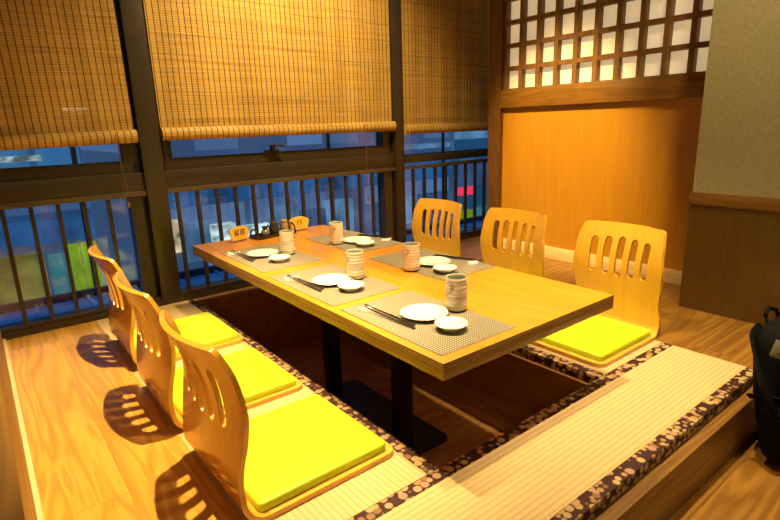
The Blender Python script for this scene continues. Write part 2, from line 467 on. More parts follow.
box(bm, PL + .012, PR - .012, PF, PF + .012, PZ, -.036); box(bm, PL + .012, PR - .012, PB - .012, PB, PZ, -.002)
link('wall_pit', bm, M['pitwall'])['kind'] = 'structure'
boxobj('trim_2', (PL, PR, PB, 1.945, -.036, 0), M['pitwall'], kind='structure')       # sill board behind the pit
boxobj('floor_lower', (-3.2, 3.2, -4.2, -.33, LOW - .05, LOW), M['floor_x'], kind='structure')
# left partition the camera looks along
boxobj('wall_left', (XL - .06, XL, -.32, 1.93, -.036, .46), M['frame'], kind='structure')
boxobj('baseboard_left', (XL, XL + .012, -.32, 1.93, 0, .012), M['base'], kind='structure')

# panelled wall on the right: post, panel, beam, lattice
boxobj('wall_right', (XP + .022, XP + .07, .16, 1.58, 0, 1.0), M['panel'], kind='structure')
boxobj('trim_3', (XP - .01, XP + .075, 1.565, 1.668, 0, CEIL), M['framez'], kind='structure')          # corner post
boxobj('trim_4', (XP - .012, XP + .072, .16, 1.565, .955, 1.068), M['frame'], bev=.003, kind='structure')   # beam under the lattice
boxobj('baseboard_right', (XP + .006, XP + .022, .16, 1.565, 0, .077), M['base'], bev=.002, kind='structure')
scr = empty('lattice_screen', (XP + .03, .86, 1.068), 0,
            'square timber lattice with cream paper set above the wood panelled wall', 'lattice screen')
scr['kind'] = 'structure'; scr.name = 'window_4'
del scr['label']; del scr['category']
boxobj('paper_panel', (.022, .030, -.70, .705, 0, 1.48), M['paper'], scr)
bm = bmesh.new()
y = 1.558
while y > .17:
    box(bm, -.016, .021, y - .86 - .0145, y - .86 + .0145, 0, 1.482); y -= .1288
z = .0
while z < 1.45:
    box(bm, -.013, .0215, -.70, .70, z - .0 + .118, z + .118 + .026); z += .1385
box(bm, -.013, .0215, -.70, .70, 0, .008)
link('lattice_bars', bm, M['lattice'], scr)

# pier: beige wall over dark wainscot
boxobj('wall_pier', (XQ + .012, XP + .2, -.322, .19, .535, CEIL), M['beige'], kind='structure')
boxobj('wall_wainscot', (XQ + .004, XP + .2, -.322, .193, 0, .49), M['darkpanel'], kind='structure')
boxobj('trim_5', (XQ - .004, XP + .2, -.324, .198, .487, .540), M['frame'], bev=.003, kind='structure')
boxobj('wall_front_pier', (XQ + .012, XP + .2, -4.2, -.331, .535, CEIL), M['beige'], kind='structure')
boxobj('wall_front_wainscot', (XQ + .004, XP + .2, -4.2, -.331, LOW, .535), M['darkpanel'], kind='structure')
# the rest of the restaurant around
boxobj('ceiling', (-3.2, 3.2, -4.2, 2.1, CEIL, CEIL + .05), M['ceiling'], kind='structure')
boxobj('wall_back', (-3.2, 3.2, -4.25, -4.2, LOW, CEIL), M['plaster'], kind='structure')
boxobj('wall_far_left', (-3.25, -3.2, -4.2, 2.1, LOW, CEIL), M['plaster'], kind='structure')
boxobj('wall_far_right', (3.2, 3.25, -4.2, 2.1, LOW, CEIL), M['plaster'], kind='structure')

# ------------------------------------------------------------------ windows
MUL = [(-1.73, -1.63), (-.139, -.042), (1.435, 1.508), (2.95, 3.05)]
for i, (a, b) in enumerate(MUL):
    bm = bmesh.new(); box(bm, a, b, 1.945, 2.09, -.05, CEIL, bev=.003)
    box(bm, a - .016, a, 2.0, 2.05, 0, CEIL, 1); box(bm, b, b + .012, 2.0, 2.05, 0, CEIL, 1)
    link('trim_%d' % (6 + i), bm, [M['bronze'], M['seal']], smooth=35)['kind'] = 'structure'
boxobj('trim_10', (-3.2, 3.2, 1.95, 2.09, -.45, .030), M['bronze'], kind='structure')   # sill
SP = [(-1.63, -.139), (-.042, 1.435), (1.508, 2.95)]
for i, (a, b) in enumerate(SP):
    w = empty('window_%d' % (i + 1), ((a + b) / 2, 2.03, .03), kind='structure')
    h = (b - a) / 2
    bm = bmesh.new()
    if i < 2:
        box(bm, -h, h, -.07, .05, .555, .655, bev=.003)            # beam
        box(bm, -h + .050, h - .075, -.045, .03, .655, .705)   # sash bottom rail
        box(bm, -h + .016, -h + .05, -.045, .03, .655, 2.5); box(bm, h - .075, h - .012, -.045, .03, .655, 2.5)
        box(bm, h - .075, h - .02, -.06, .03, .0, .555)
    else:
        box(bm, -h, h, -.06, .05, .583, .632, bev=.003)
    link('window_frame', bm, M['bronze'], w, 35)
    bm = bmesh.new()
    if i < 2: box(bm, -h + .05, h - .075, -.047, -.035, .705, .713); box(bm, -h + .05, -h + .056, -.046, -.03, .705, 2.4); box(bm, h - .081, h - .075, -.046, -.03, .705, 2.4)
    else: box(bm, -h + .012, h - .012, -.03, -.02, .632, .640)
    link('window_seal', bm, M['seal'], w)
    bm = bmesh.new(); box(bm, -h + .012, h - .012, -.003, .003, 0, 2.5); link('window_pane', bm, M['glass'], w)
    if i < 2:
        bm = bmesh.new()
        hx = -.14
        box(bm, hx - .045, hx + .045, -.062, -.045, .712, .727, bev=.003); box(bm, hx - .012, hx + .012, -.085, -.055, .722, .755, bev=.004)
        tube(bm, [(hx, -.075, .748), (hx + .03, -.085, .752), (hx + .065, -.088, .744)], .006)
        link('window_handle', bm, M['black'], w, 40)

# railings in front of the glass
def railing(x0, x1, phase, label):
    t = empty('window_railing', (x0, 1.966, .030), 0, label, 'railing', 'window railings')
    L = x1 - x0
    bm = bmesh.new(); box(bm, .001, L - .001, -.016, .016, .541, .566, bev=.003); link('top_rail', bm, M['railtop'], t, 35)
    bm = bmesh.new(); box(bm, .001, L - .001, -.010, .012, .0, .018, bev=.002); link('bottom_rail', bm, M['rail'], t, 35)
    x = phase - x0
    first = None
    while x < L - .015:
        if first is None:
            bm = bmesh.new(); box(bm, -.0085, .0085, -.008, .010, .018, .541); first = o = link('baluster', bm, M['rail'], t)
        else:
            o = first.copy(); COL.objects.link(o); o.parent = t
        o.location = (x, 0, 0); x += .1035
railing(-1.62, -.140, -1.555, 'dark bronze window railing left of the nearer mullion, behind the left chairs')
railing(-.041, 1.434, .006, 'dark bronze window railing across the middle window behind the table')
railing(1.509, 2.94, 1.60, 'dark bronze window railing of the right window, behind the farthest right chair')

# ------------------------------------------------------------------ bamboo blinds
def blind(x0, x1, zb, label, cord=None, tilt=0.):
    w = x1 - x0; zc = .032
    t = empty('bamboo_blind', (x0, 1.972, zb), 0, label, 'blind', 'rolled bamboo window blinds')
    t.rotation_euler = (0, tilt, 0)
    bm = bmesh.new()
    n = 40
    # gently rippled sheet with thickness
    for sgn in (0,):
        rows = [zc, CEIL - zb - .03]
        cols = [(w * k / n, .0025 * math.sin(k * 1.7) - .004) for k in range(n + 1)]
        F = []; Bk = []
        for (x, y) in cols:
            F.append([bm.verts.new((x, y, z)) for z in rows]); Bk.append([bm.verts.new((x, y + .003, z)) for z in rows])
        for k in range(n):
            bm.faces.new((F[k][0], F[k + 1][0], F[k + 1][1], F[k][1])); bm.faces.new((Bk[k][0], Bk[k][1], Bk[k + 1][1], Bk[k + 1][0]))
            bm.faces.new((F[k][0], Bk[k][0], Bk[k + 1][0], F[k + 1][0])); bm.faces.new((F[k][1], F[k + 1][1], Bk[k + 1][1], Bk[k][1]))
        bm.faces.new((F[0][0], F[0][1], Bk[0][1], Bk[0][0])); bm.faces.new((F[n][0], Bk[n][0], Bk[n][1], F[n][1]))
    link('slat_sheet', bm, M['blind'], t)
    bm = bmesh.new()
    seg = 20; nx = 2
    prev = None
    # rolled-up end: spiral cross-section extruded along x
    for (xa) in (-.004, w + .004):
        ring = []
        for k in range(seg):
            a = 2 * PI * k / seg; r = .031 + .0012 * math.cos(3 * a)
            ring.append(bm.verts.new((xa, -.022 + r * math.cos(a), zc + r * math.sin(a))))
        if prev:
            for k in range(seg): bm.faces.new((prev[k], prev[(k + 1) % seg], ring[(k + 1) % seg], ring[k]))
        else: bm.faces.new(ring)
        prev = ring
    bm.faces.new(prev[::-1])
    link('rolled_end', bm, M['blindroll'], t, 40)
    if cord:
        cx, zt_, zl = cord
        bm = bmesh.new()
        tube(bm, [(cx, -.058, .05), (cx + .002, -.060, 0), (cx, -.060, zt_ - zb), (cx + .004, -.06, zl - zb)], .0022, 6)
        lp = [(cx + .012 * math.sin(u * 2 * PI), -.062, zl - zb - .045 + .045 * math.cos(u * 2 * PI)) for u in [k / 20 for k in range(20)]]
        tube(bm, lp, .0018, 6, closed=True)
        link('pull_cord', bm, M['cord'], t, 60)
        bm = bmesh.new(); lathe(bm, [(0, -.03), (.006, -.026), (.009, -.012), (.005, 0), (0, .003)], 12, (cx + .002, -.062, zl - zb - .09)); link('cord_tassel', bm, M['cord'], t, 40)
blind(-1.605, -.150, .802, 'dim bamboo blind on the left window, left of the near mullion', (1.36, .70, .62), -.016)
blind(-.030, 1.424, .830, 'wide brightly lit bamboo blind on the middle window', (1.20, .60, .52))
blind(1.518, 2.93, .806, 'narrow looking bamboo blind on the right window beside the wooden post')

# ------------------------------------------------------------------ tatami mats
def tatami(x0, x1, y0, y1, along, label, borders, cut=None, fold=None):
    cx, cy = (x0 + x1) / 2, (y0 + y1) / 2
    t = empty('tatami_mat', (cx, cy, -.036), 0, label, 'tatami mat', 'tatami mats around the sunken pit')
    W = .041
    bx0, bx1, by0, by1 = x0, x1, y0, y1
    if 'x0' in borders: bx0 += W
    if 'x1' in borders: bx1 -= W
    if 'y0' in borders: by0 += W
    if 'y1' in borders: by1 -= W
    bm = bmesh.new(); box(bm, bx0 - cx, bx1 - cx, by0 - cy, by1 - cy, 0.0004, .036)
    link('rush_surface', bm, M['tat_x'] if along == 'X' else M['tat_y'], t)
    for b in borders:
        bm = bmesh.new()
        r = {'x0': (x0, bx0, y0, y1), 'x1': (bx1, x1, y0, y1), 'y0': (bx0, bx1, y0, by0), 'y1': (bx0, bx1, by1, y1)}[b]
        box(bm, r[0] - cx, r[1] - cx, r[2] - cy, r[3] - cy, .0004, .0372, bev=.0035)
        link('cloth_border', bm, M['border'], t, 35)
tatami(LE, RE, FRONT, PF - .001, 'X', 'long tatami mat across the front of the platform, nearest the camera', ('y0', 'y1'))
tatami(LE, PL - .001, PF, 1.944, 'Y', 'tatami mat under the left row of chairs', ('x1',))
tatami(PR + .001, RE, PF, 1.944, 'Y', 'tatami mat under the right row of chairs', ('x0',))

# ------------------------------------------------------------------ table
tb = empty('dining_table', (TW / 2, TL / 2, PZ), 0, 'low honey coloured wooden table on black metal legs standing in the sunken pit', 'table')
zt = TZ - PZ
bm = bmesh.new(); box(bm, -TW / 2, TW / 2, -TL / 2, TL / 2, zt - TT, zt, bev=.002)
for f in bm.faces:
    if abs(f.normal.z) < .5: f.material_index = 1
link('tabletop', bm, [M['tabletop'], M['tableedge']], tb, 35)
for y in (.635, 1.155):
    bm = bmesh.new(); box(bm, -.035, .035, y - TL / 2 - .025, y - TL / 2 + .025, .014, zt - TT - .006, bev=.003)
    box(bm, -.16, .16, y - TL / 2 - .05, y - TL / 2 + .05, zt - TT - .006, zt - TT)
    link('table_leg', bm, M['black'], tb, 35)
bm = bmesh.new()
prism(bm, rrect(.183, .345, .025), 0, .014); link('base_plate', bm, M['black'], tb, 35)

# ------------------------------------------------------------------ legless chairs
def catmull(P, n=8):
    P = [Vector(p) for p in P]; out = []
    Q = [2 * P[0] - P[1]] + P + [2 * P[-1] - P[-2]]
    for i in range(1, len(Q) - 2):
        a, b, c, d = Q[i - 1:i + 3]
        for k in range(n):
            t = k / n
            out.append(.5 * ((2 * b) + (c - a) * t + (2 * a - 5 * b + 4 * c - d) * t * t + (3 * b - a - 3 * c + d) * t ** 3))
    out.append(P[-1]); return out
TH = .013
prof = [(-.378, TH / 2)]
for k in range(1, 7):
    a = PI / 2 * k / 6 * .93; prof.append((-.378 - .062 * math.sin(a), TH / 2 + .062 - .062 * math.cos(a)))
prof += [(-.4455, .105), (-.4445, .16), (-.441, .22), (-.4415, .27), (-.451, .33), (-.469, .385), (-.494, .440)]
PROF = catmull([(p[0], p[1]) for p in prof], 6)
S = [0.]
for a, b in zip(PROF, PROF[1:]): S.append(S[-1] + (b - a).length)
def at_s(s):
    s = min(max(s, 0), S[-1])
    for i in range(len(S) - 1):
        if s <= S[i + 1] + 1e-9:
            u = (s - S[i]) / max(1e-9, S[i + 1] - S[i]); return PROF[i].lerp(PROF[i + 1], u)
def s_of_z(z):
    for i in range(len(S) - 1):
        if PROF[i + 1].y >= z: return S[i] + (S[i + 1] - S[i]) * (z - PROF[i].y) / (PROF[i + 1].y - PROF[i].y + 1e-9)
    return S[-1]
def interp(tab, x):
    for (a, b), (c, d) in zip(tab, tab[1:]):
        if x <= c:
            u = (x - a) / (c - a); u = u if a > .40 else u * u * (3 - 2 * u); return b + (d - b) * u
    return tab[-1][1]
HW = [(0, .200), (s_of_z(.06), .194), (s_of_z(.13), .186), (s_of_z(.23), .197), (s_of_z(.27), .199), (s_of_z(.36), .1905), (S[-1], .178)]
def make_backrest():
    bm = bmesh.new()
    top = S[-1]; r = .017
    right = []
    n = 34
    for k in range(n + 1):
        s = (top - r) * k / n; right.append((interp(HW, s), s))
    wt = interp(HW, top)
    arc = [(wt - r + r * math.cos(a), top - r + r * math.sin(a)) for a in [PI / 2 * k / 6 for k in range(1, 7)]]
    crown = [(w, top + .001 * (1 - (w / (wt - r)) ** 2)) for w in [(wt - r) * (1 - k / 6) for k in range(1, 12)]]
    loop = right + arc + crown + [(-w, s) for w, s in reversed(arc)] + [(-w, s) for w, s in reversed(right)]
    def ring(pts):
        v = [bm.verts.new((p[0], p[1], 0)) for p in pts]
        return [bm.edges.new((v[i], v[(i + 1) % len(v)])) for i in range(len(v))]
    es = ring(loop)
    for i in range(5):
        wc = (i - 2) * .0585; hw = .0160
        lo = s_of_z(.222 + .004 * abs(i - 2)); hi = s_of_z(.388 - .004 * abs(i - 2))
        pts = []
        for k in range(9): a = PI * k / 8; pts.append((wc * 1.0 + hw * math.cos(a), hi - hw + hw * math.sin(a)))
        for k in range(9): a = PI + PI * k / 8; pts.append((wc * .98 + hw * math.cos(a), lo + hw + hw * math.sin(a)))
        es += ring(pts)
    bmesh.ops.triangle_fill(bm, use_beauty=True, use_dissolve=False, edges=es)
    for k in range(1, 44):
        g = bm.verts[:] + bm.edges[:] + bm.faces[:]
        bmesh.ops.bisect_plane(bm, geom=g, dist=1e-6, plane_co=(0, top * k / 44, 0), plane_no=(0, 1, 0))
    for k in range(-5, 6):
        g = bm.verts[:] + bm.edges[:] + bm.faces[:]
        bmesh.ops.bisect_plane(bm, geom=g, dist=1e-6, plane_co=(k * .033 + .003, 0, 0), plane_no=(1, 0, 0))
    for v in bm.verts:
        w, s = v.co.x, v.co.y
        p = at_s(s); up = max(0., p.y - .06) * 3.1
        v.co = Vector((p.x + up * w * w, w, p.y + max(0, s - top)))
    bm.normal_update()
    bmesh.ops.recalc_face_normals(bm, faces=bm.faces[:])
    # make normals face the sitter so the thickness is centred
    bmesh.ops.solidify(bm, geom=bm.faces[:], thickness=TH)
    return bm
def make_seat():
    bm = bmesh.new()
    r = .03; pts = [(-.365, -.2), (-.365, .2)]
    pts = [(-.3785, -.200)]
    for cx, cy, a0 in ((-r, -.2 + r, 1.5 * PI), (-r, .2 - r, 0)):
        for k in range(7): a = a0 + PI / 2 * k / 6; pts.append((cx + r * math.cos(a), cy + r * math.sin(a)))
    pts.append((-.3785, .200))
    prism(bm, pts, 0, TH + .001)
    return bm
def make_chair(loc, rz, label):
    t = empty('floor_chair', loc, rz, label, 'legless chair', 'legless bentwood chairs round the table')
    b = link('backrest', make_backrest(), M['chair'], t, 40)
    zs = min(v.co.z for v in b.data.vertices)
    for v in b.data.vertices: v.co.z -= zs
    link('seat', make_seat(), M['chairedge'], t, 40)
    return t
def make_cushion(loc, rz, label):
    bm = bmesh.new()
    hx, hy, r, h = .188, .184, .016, .027
    layers = [(-.003, .0), (0, .002), (.0006, .010), (0, .019), (-.0015, .0225), (-.005, .0242), (-.016, .0250), (-.09, .0256)]
    rings = []
    for d, z in layers:
        rings.append([bm.verts.new((x, y, z)) for x, y in rrect(hx + d, hy + d, max(.012, r + d), 6)])
    n = len(rings[0])
    bm.faces.new(rings[0][::-1]); bm.faces.new(rings[-1])
    for a, b in zip(rings, rings[1:]):
        for k in range(n): bm.faces.new((a[k], a[(k + 1) % n], b[(k + 1) % n], b[k]))
    o = link('seat_cushion', bm, M['cushion'], None, 50, loc, rz)
    # welt line round the pad
    return tag(o, label, 'cushion', 'lime yellow cushions on the legless chairs')
SZ = TH + .001
def cush_xy(x, y, rz, d=-.209):
    return (x + d * math.cos(rz), y + d * math.sin(rz), SZ)
SPOTS_R = .848
spots = [(-.024, .361, .012, 'legless bentwood chair nearest the camera, in the left row', 'lime yellow cushion on the left row chair nearest the camera'),
         (-.026, .858, .0, 'middle legless bentwood chair of the left row', 'lime yellow cushion on the middle chair of the left row'),
         (-.010, 1.396, 0., 'left row legless bentwood chair nearest the window railing', 'lime yellow cushion on the left row chair nearest the window'),
         (SPOTS_R, .272, PI, 'right row legless bentwood chair at the front, next to the long front mat', 'lime yellow cushion on the front chair of the right row'),
         (SPOTS_R, .828, PI, 'middle legless bentwood chair of the right row, before the wood panel', 'lime yellow cushion of the middle right row chair, mostly under the table edge'),
         (SPOTS_R, 1.385, PI, 'right row legless bentwood chair farthest back, by the right window', 'lime yellow cushion of the far right row chair by the window')]
proto = None
for i, (x, y, rz, lab, clab) in enumerate(spots):
    if proto is None:
        proto = make_chair((x, y, .0015), rz, lab)
    else:
        c = copy_tree(proto); c.location = (x, y, .0015); c.rotation_euler = (0, 0, rz); c['label'] = lab
    X, Y, Z = cush_xy(x, y, rz)
    if i == 0: cproto = make_cushion((X, Y, Z + .0015), rz, clab)
    else:
        c = cproto.copy(); COL.objects.link(c); c.location = (X, Y, Z + .0015); c.rotation_euler = (0, 0, rz); c['label'] = clab

# ------------------------------------------------------------------ table settings
def make_placemat():
    bm = bmesh.new(); prism(bm, rrect(.141, .229, .003, 2), 0, .0016); return bm
def make_plate():
    bm = bmesh.new()
    lathe(bm, [(0, .0015), (.030, .0015), (.032, 0), (.037, 0), (.038, .003), (.057, .0065), (.0705, .0115), (.0715, .0125), (.0705, .0133), (.055, .0095), (.044, .0072), (0, .0068)], 48)
    return bm
def make_bowl():
    bm = bmesh.new()
    lathe(bm, [(0, .002), (.020, .002), (.021, 0), (.024, 0), (.025, .004), (.037, .010), (.0455, .0180), (.0465, .0195), (.0455, .0203), (.037, .0130), (.022, .0075), (0, .0062)], 40)
    return bm
def make_cup(bl=True):
    bm = bmesh.new()
    p = [(0, .004), (.026, .004)]
    out = []
    for k in range(41):
        z = .006 + (.1035 - .006) * k / 40
        out.append((.0305 + .0022 * min(1, k / 6) + 0.0011 * math.sin(k * 1.35) + .0006 * math.sin(k * .31), z))
    p += [(.028, .0042)] + out + [(.0315, .1052), (.0300, .1040)]
    lathe(bm, p, 40); lathe(bm, [(.0300, .1040), (.0285, .098), (.0278, .06), (.0268, .012), (0, .010)], 40, mi=1)
    bmesh.ops.remove_doubles(bm, verts=bm.verts[:], dist=1e-6); return bm
def make_cupbase():
    bm = bmesh.new(); lathe(bm, [(0, 0), (.0285, 0), (.0292, .002), (.0285, .0041), (0, .0041)], 40); return bm
def make_blossom(R=.0347):
    bm = bmesh.new()
    def put(u, v):  # u along circumference, v height
        a = u / R; return Vector((R * math.cos(a), R * math.sin(a), v))
    for k in range(5):
        a0 = 2 * PI * k / 5 + .3
        cu, cv = .0055 * math.cos(a0), .081 + .0055 * math.sin(a0)
        pts = []
        for j in range(8):
            a = 2 * PI * j / 8
            lu, lv = .0036 * math.cos(a), .0019 * math.sin(a)
            pts.append(bm.verts.new(put(cu + lu * math.cos(a0) - lv * math.sin(a0), cv + lu * math.sin(a0) + lv * math.cos(a0))))
        bm.faces.new(pts)
    for v in bm.verts: pass
    st = [(-.010, .062), (-.008, .067), (-.004, .072), (.001, .078)]
    for (u0, v0), (u1, v1) in zip(st, st[1:]):
        bm.faces.new([bm.verts.new(put(u0, v0)), bm.verts.new(put(u0 + .002, v0 - .001)), bm.verts.new(put(u1 + .002, v1 - .001)), bm.verts.new(put(u1, v1))])
    bmesh.ops.solidify(bm, geom=bm.faces[:], thickness=.0005)
    return bm
def make_rest():
    bm = bmesh.new()
    # little leaf-shaped porcelain rest, dipped in the middle
    n = 14; rows = []
    for k in range(n + 1):
        u = k / n; x = -.027 + .054 * u
        w = .0130 * (math.sin(PI * min(max(u, .03), .97)) ** .6); h = .0100 + .003 * (2 * u - 1) ** 2
        rows.append([bm.verts.new((x, -w, 0)), bm.verts.new((x, -w * .75, h * .8)), bm.verts.new((x, 0, h)), bm.verts.new((x, w * .75, h * .8)), bm.verts.new((x, w, 0))])
    for a, b in zip(rows, rows[1:]):
        for k in range(4): bm.faces.new((a[k], a[k + 1], b[k + 1], b[k]))
        bm.faces.new((a[4], a[0], b[0], b[4]))
    bm.faces.new(rows[0]); bm.faces.new(rows[-1][::-1])
    return bm
def make_stick(Ls=.225):
    bm = bmesh.new()
    rows = []
    for k in range(9):
        u = k / 8; r = .0029 - .0013 * u; y = Ls * (u - .5)
        rows.append([bm.verts.new((r * a, y, .0046 + r * b)) for a, b in ((-1, -1), (1, -1), (1, 1), (-1, 1))])
    for a, b in zip(rows, rows[1:]):
        for j in range(4): bm.faces.new((a[j], a[(j + 1) % 4], b[(j + 1) % 4], b[j]))
    bm.faces.new(rows[0]); bm.faces.new(rows[-1][::-1])
    return bm

PN = ['front left mat nearest the camera', 'middle mat on the left side', 'far left mat beside the reserved sign', 'right side mat nearer the camera', 'right side mat nearest the window']
# mat centre, plate, bowl, cup, rest, stick A (tip->end), stick B
SET = [dict(m=(.166, .262, 0), p=(.193, .283), b=(.180, .157), c=(.291, .246), r=(.082, .424), s=[(.098, .338, .05), (.083, .318, .04)], br=3.55),
       dict(m=(.166, .760, 0), p=(.176, .770), b=(.181, .650), c=(.262, .742), r=(.072, .895), s=[(.084, .815, .09), (.069, .797, .05)], br=3.2),
       dict(m=(.178, 1.297, 0), p=(.180, 1.352), b=(.187, 1.200), c=(.265, 1.283), r=(.074, 1.452), s=[(.089, 1.380, .05), (.074, 1.362, .02)], br=5.4),
       dict(m=(.612, .722, 0), p=(.620, .705), b=(.570, .585), c=(.486, .684), r=(.722, .580), s=[(.714, .667, PI + .236), (.730, .672, PI + .20)], br=3.6),
       dict(m=(.625, 1.297, 0), p=(.640, 1.275), b=(.617, 1.172), c=(.535, 1.298), r=(.746, 1.180), s=[(.742, 1.270, PI + .24), (.757, 1.274, PI + .21)], br=3.9)]
E_ = .0004
proto_s = {}
def place(kind, maker, mat, loc, rz, label, cat, group, sm=40):
    if kind not in proto_s:
        o = link(kind, maker(), mat, None, sm); proto_s[kind] = o
    else:
        o = proto_s[kind].copy(); COL.objects.link(o)
    o.location = loc; o.rotation_euler = (0, 0, rz)
    return tag(o, label, cat, group)
for i, s in enumerate(SET):
    pn = PN[i]
    place('placemat', make_placemat, M['placemat'], (s['m'][0], s['m'][1], TZ + E_), s['m'][2],
          ['woven grey brown placemat at the front left corner of the table, nearest the camera', 'middle woven grey brown placemat on the left side of the table',
           'woven grey brown placemat on the left side, beside the reserved sign', 'woven grey brown placemat on the right side, nearer the camera',
           'woven grey brown placemat on the right side, nearest the window'][i], 'placemat', 'woven placemats on the table')
    z = TZ + .0016 + 2 * E_
    place('saucer_plate', make_plate, M['white'], (s['p'][0] - .014, s['p'][1] - .014, z), 0, 'flat white round plate on the ' + pn, 'plate', 'white plates on the placemats')
    place('dipping_bowl', make_bowl, M['white'], (s['b'][0] - .017, s['b'][1] - .018, z), 0, 'small shallow white bowl beside the plate on the ' + pn, 'bowl', 'small white bowls on the placemats')
    place('chopstick_rest', make_rest, M['white'], (*s['r'], z), -.30 if i < 3 else -.15, 'white chopstick rest on the ' + pn, 'chopstick rest', 'white chopstick rests')
    if i == 0:
        cu = empty('tea_cup', (s['c'][0] - .005, s['c'][1] - .005, z), s['br'])
        link('cup_body', make_cup(), [M['cup'], M['cupin']], cu, 60); link('foot_ring', make_cupbase(), M['cupbase'], cu, 40)
        d = link('painted_blossom', make_blossom(), M['paint'], cu); d['label'] = 'brown painted blossom'
        cup0 = cu
    else:
        cu = copy_tree(cup0); cu.location = (s['c'][0] - .005, s['c'][1] - .005, z); cu.rotation_euler = (0, 0, s['br'])
    tag(cu, 'tall cream ribbed tea cup on the ' + pn, 'cup', 'cream tea cups on the placemats')
    for (x, y, a) in s['s']:
        o = place('chopstick', make_stick, M['stick'], (x, y, z), a, 'dark chopstick of the pair lying on the ' + pn, 'chopstick', 'chopsticks on the ' + pn, None)
        # tip end lies up on the rest
        # thin end is at local -y; raise the end over the rest
        up = .020 * 1.0
        o.rotation_euler = (.036, 0, a)
        o.location.z = z + .0024

# ------------------------------------------------------------------ signs and condiments
def text_bm(body, size, depth):
    cu = bpy.data.curves.new('t', 'FONT'); cu.body = body; cu.size = size; cu.align_x = 'CENTER'; cu.align_y = 'CENTER'; cu.extrude = depth / 2; cu.resolution_u = 3
    ob = bpy.data.objects.new('t', cu); COL.objects.link(ob)
    dg = bpy.context.evaluated_depsgraph_get(); me = bpy.data.meshes.new_from_object(ob.evaluated_get(dg))
    bm = bmesh.new(); bm.from_mesh(me); bpy.data.objects.remove(ob); bpy.data.meshes.remove(me)
    for v in bm.verts: v.co = Vector((v.co.x, -v.co.z, v.co.y))
    return bm
def fan_sign(loc, rz, body, size, label, sx=1.):
    t = empty('table_sign', loc, rz, label, 'table sign', 'orange fan shaped table signs')
    bm = bmesh.new(); box(bm, -.036, .036, -.017, .017, 0, .0025, bev=.0008); box(bm, -.034, .034, -.003, .0030, .0025, .016); link('clear_stand', bm, M['acrylic'], t, 35)
    bm = bmesh.new()
    n = 16
    pts = [(-.040, 0), (.040, 0), (.050, .046)] + [(.050 * math.cos(PI * k / n), .046 + .024 * math.sin(PI * k / n)) for k in range(1, n)] + [(-.050, .046)]
    pts = [(x * 1.14, z) for x, z in pts]
    a = [bm.verts.new((x, -.0035, z + .008)) for x, z in pts]; b = [bm.verts.new((x, .0035, z + .008)) for x, z in pts]
    N = len(pts); bm.faces.new(a); bm.faces.new(b[::-1])
    for i in range(N): bm.faces.new((a[i], a[(i + 1) % N], b[(i + 1) % N], b[i]))
    bmesh.ops.triangulate(bm, faces=[f for f in bm.faces if len(f.verts) > 4])
    link('fan_card', bm, M['sign'], t)
    bm = text_bm(body, size, .001)
    for v in bm.verts: v.co += Vector((0, -.0041, .0455))
    link('lettering', bm, M['ink'], t)
    bm = bmesh.new()
    for k in range(6): box(bm, -.020 + k * .007, -.0155 + k * .007, -.0043, -.0035, .0205, .0228)
    link('small_print', bm, M['inkred'], t)
fan_sign((.214, 1.715, TZ + E_), .25, '\u7559\u5ea7', .036, 'orange fan shaped reserved sign with two dark characters, left of the condiment tray')
fan_sign((.572, 1.742, TZ + E_), -.18, '15', .038, 'orange fan shaped sign numbered 15, right of the condiment tray')

TR = .16
tr = empty('condiment_tray', (.405, 1.722, TZ + E_), TR, 'small dark lacquer tray holding the pots between the two orange signs', 'tray')
bm = bmesh.new(); box(bm, -.118, .118, -.045, .045, 0, .006, bev=.002)
for b in ((-.118, .118, -.045, -.040), (-.118, .118, .040, .045), (-.118, -.113, -.040, .040), (.113, .118, -.040, .040)): box(bm, *b, .006, .017)
link('tray_body', bm, M['tray'], tr, 35)
for sx in (-1, 1):
    bm = bmesh.new(); tube(bm, [(sx * (.115 + .004 * math.sin(PI * k / 12)), .036 * math.cos(PI * k / 12), .015 + .036 * math.sin(PI * k / 12)) for k in range(13)], .0045, 8)
    link('tray_handle', bm, M['tray'], tr, 60)
def on_tray(dx, dy):
    c, s = math.cos(TR), math.sin(TR); return (.405 + dx * c - dy * s, 1.722 + dx * s + dy * c, TZ + E_ + .0062)
t = empty('sauce_pitcher', on_tray(-.052, -.004), .3, 'small squat grey sauce pitcher on the left of the condiment tray', 'pitcher')
bm = bmesh.new(); lathe(bm, [(0, 0), (.015, 0), (.022, .008), (.024, .019), (.019, .030), (.012, .036), (.013, .044), (.017, .050), (.015, .050), (.010, .038), (0, .036)], 24); link('pitcher_body', bm, M['potlight'], t, 50)
bm = bmesh.new(); lathe(bm, [(.0125, .0365), (.0145, .0445), (.0185, .0510), (.0165, .0515), (.0, .047)], 24); link('pitcher_rim', bm, M['pot'], t, 50)
bm = bmesh.new(); tube(bm, [(.019, 0, .028), (.030, 0, .034), (.033, 0, .043), (.016, 0, .047)], .003, 8); link('pitcher_handle', bm, M['pot'], t, 60)
t = empty('sauce_pot', on_tray(.010, .006), .1, 'tall dark glazed lidded sauce pot in the middle of the condiment tray', 'pot')
bm = bmesh.new(); lathe(bm, [(0, 0), (.022, 0), (.027, .010), (.026, .035), (.022, .052), (.021, .060), (0, .060)], 28); link('pot_body', bm, M['pot'], t, 50)
bm = bmesh.new(); lathe(bm, [(.0215, .0602), (.0225, .063), (.014, .069), (.005, .071), (.006, .076), (.004, .080), (0, .080)], 28); link('pot_lid', bm, M['pot'], t, 50)
bm = bmesh.new(); tube(bm, [(.024, 0, .050), (.040, 0, .050), (.044, 0, .034), (.038, 0, .018), (.026, 0, .014)], .0035, 8); link('pot_handle', bm, M['pot'], t, 60)
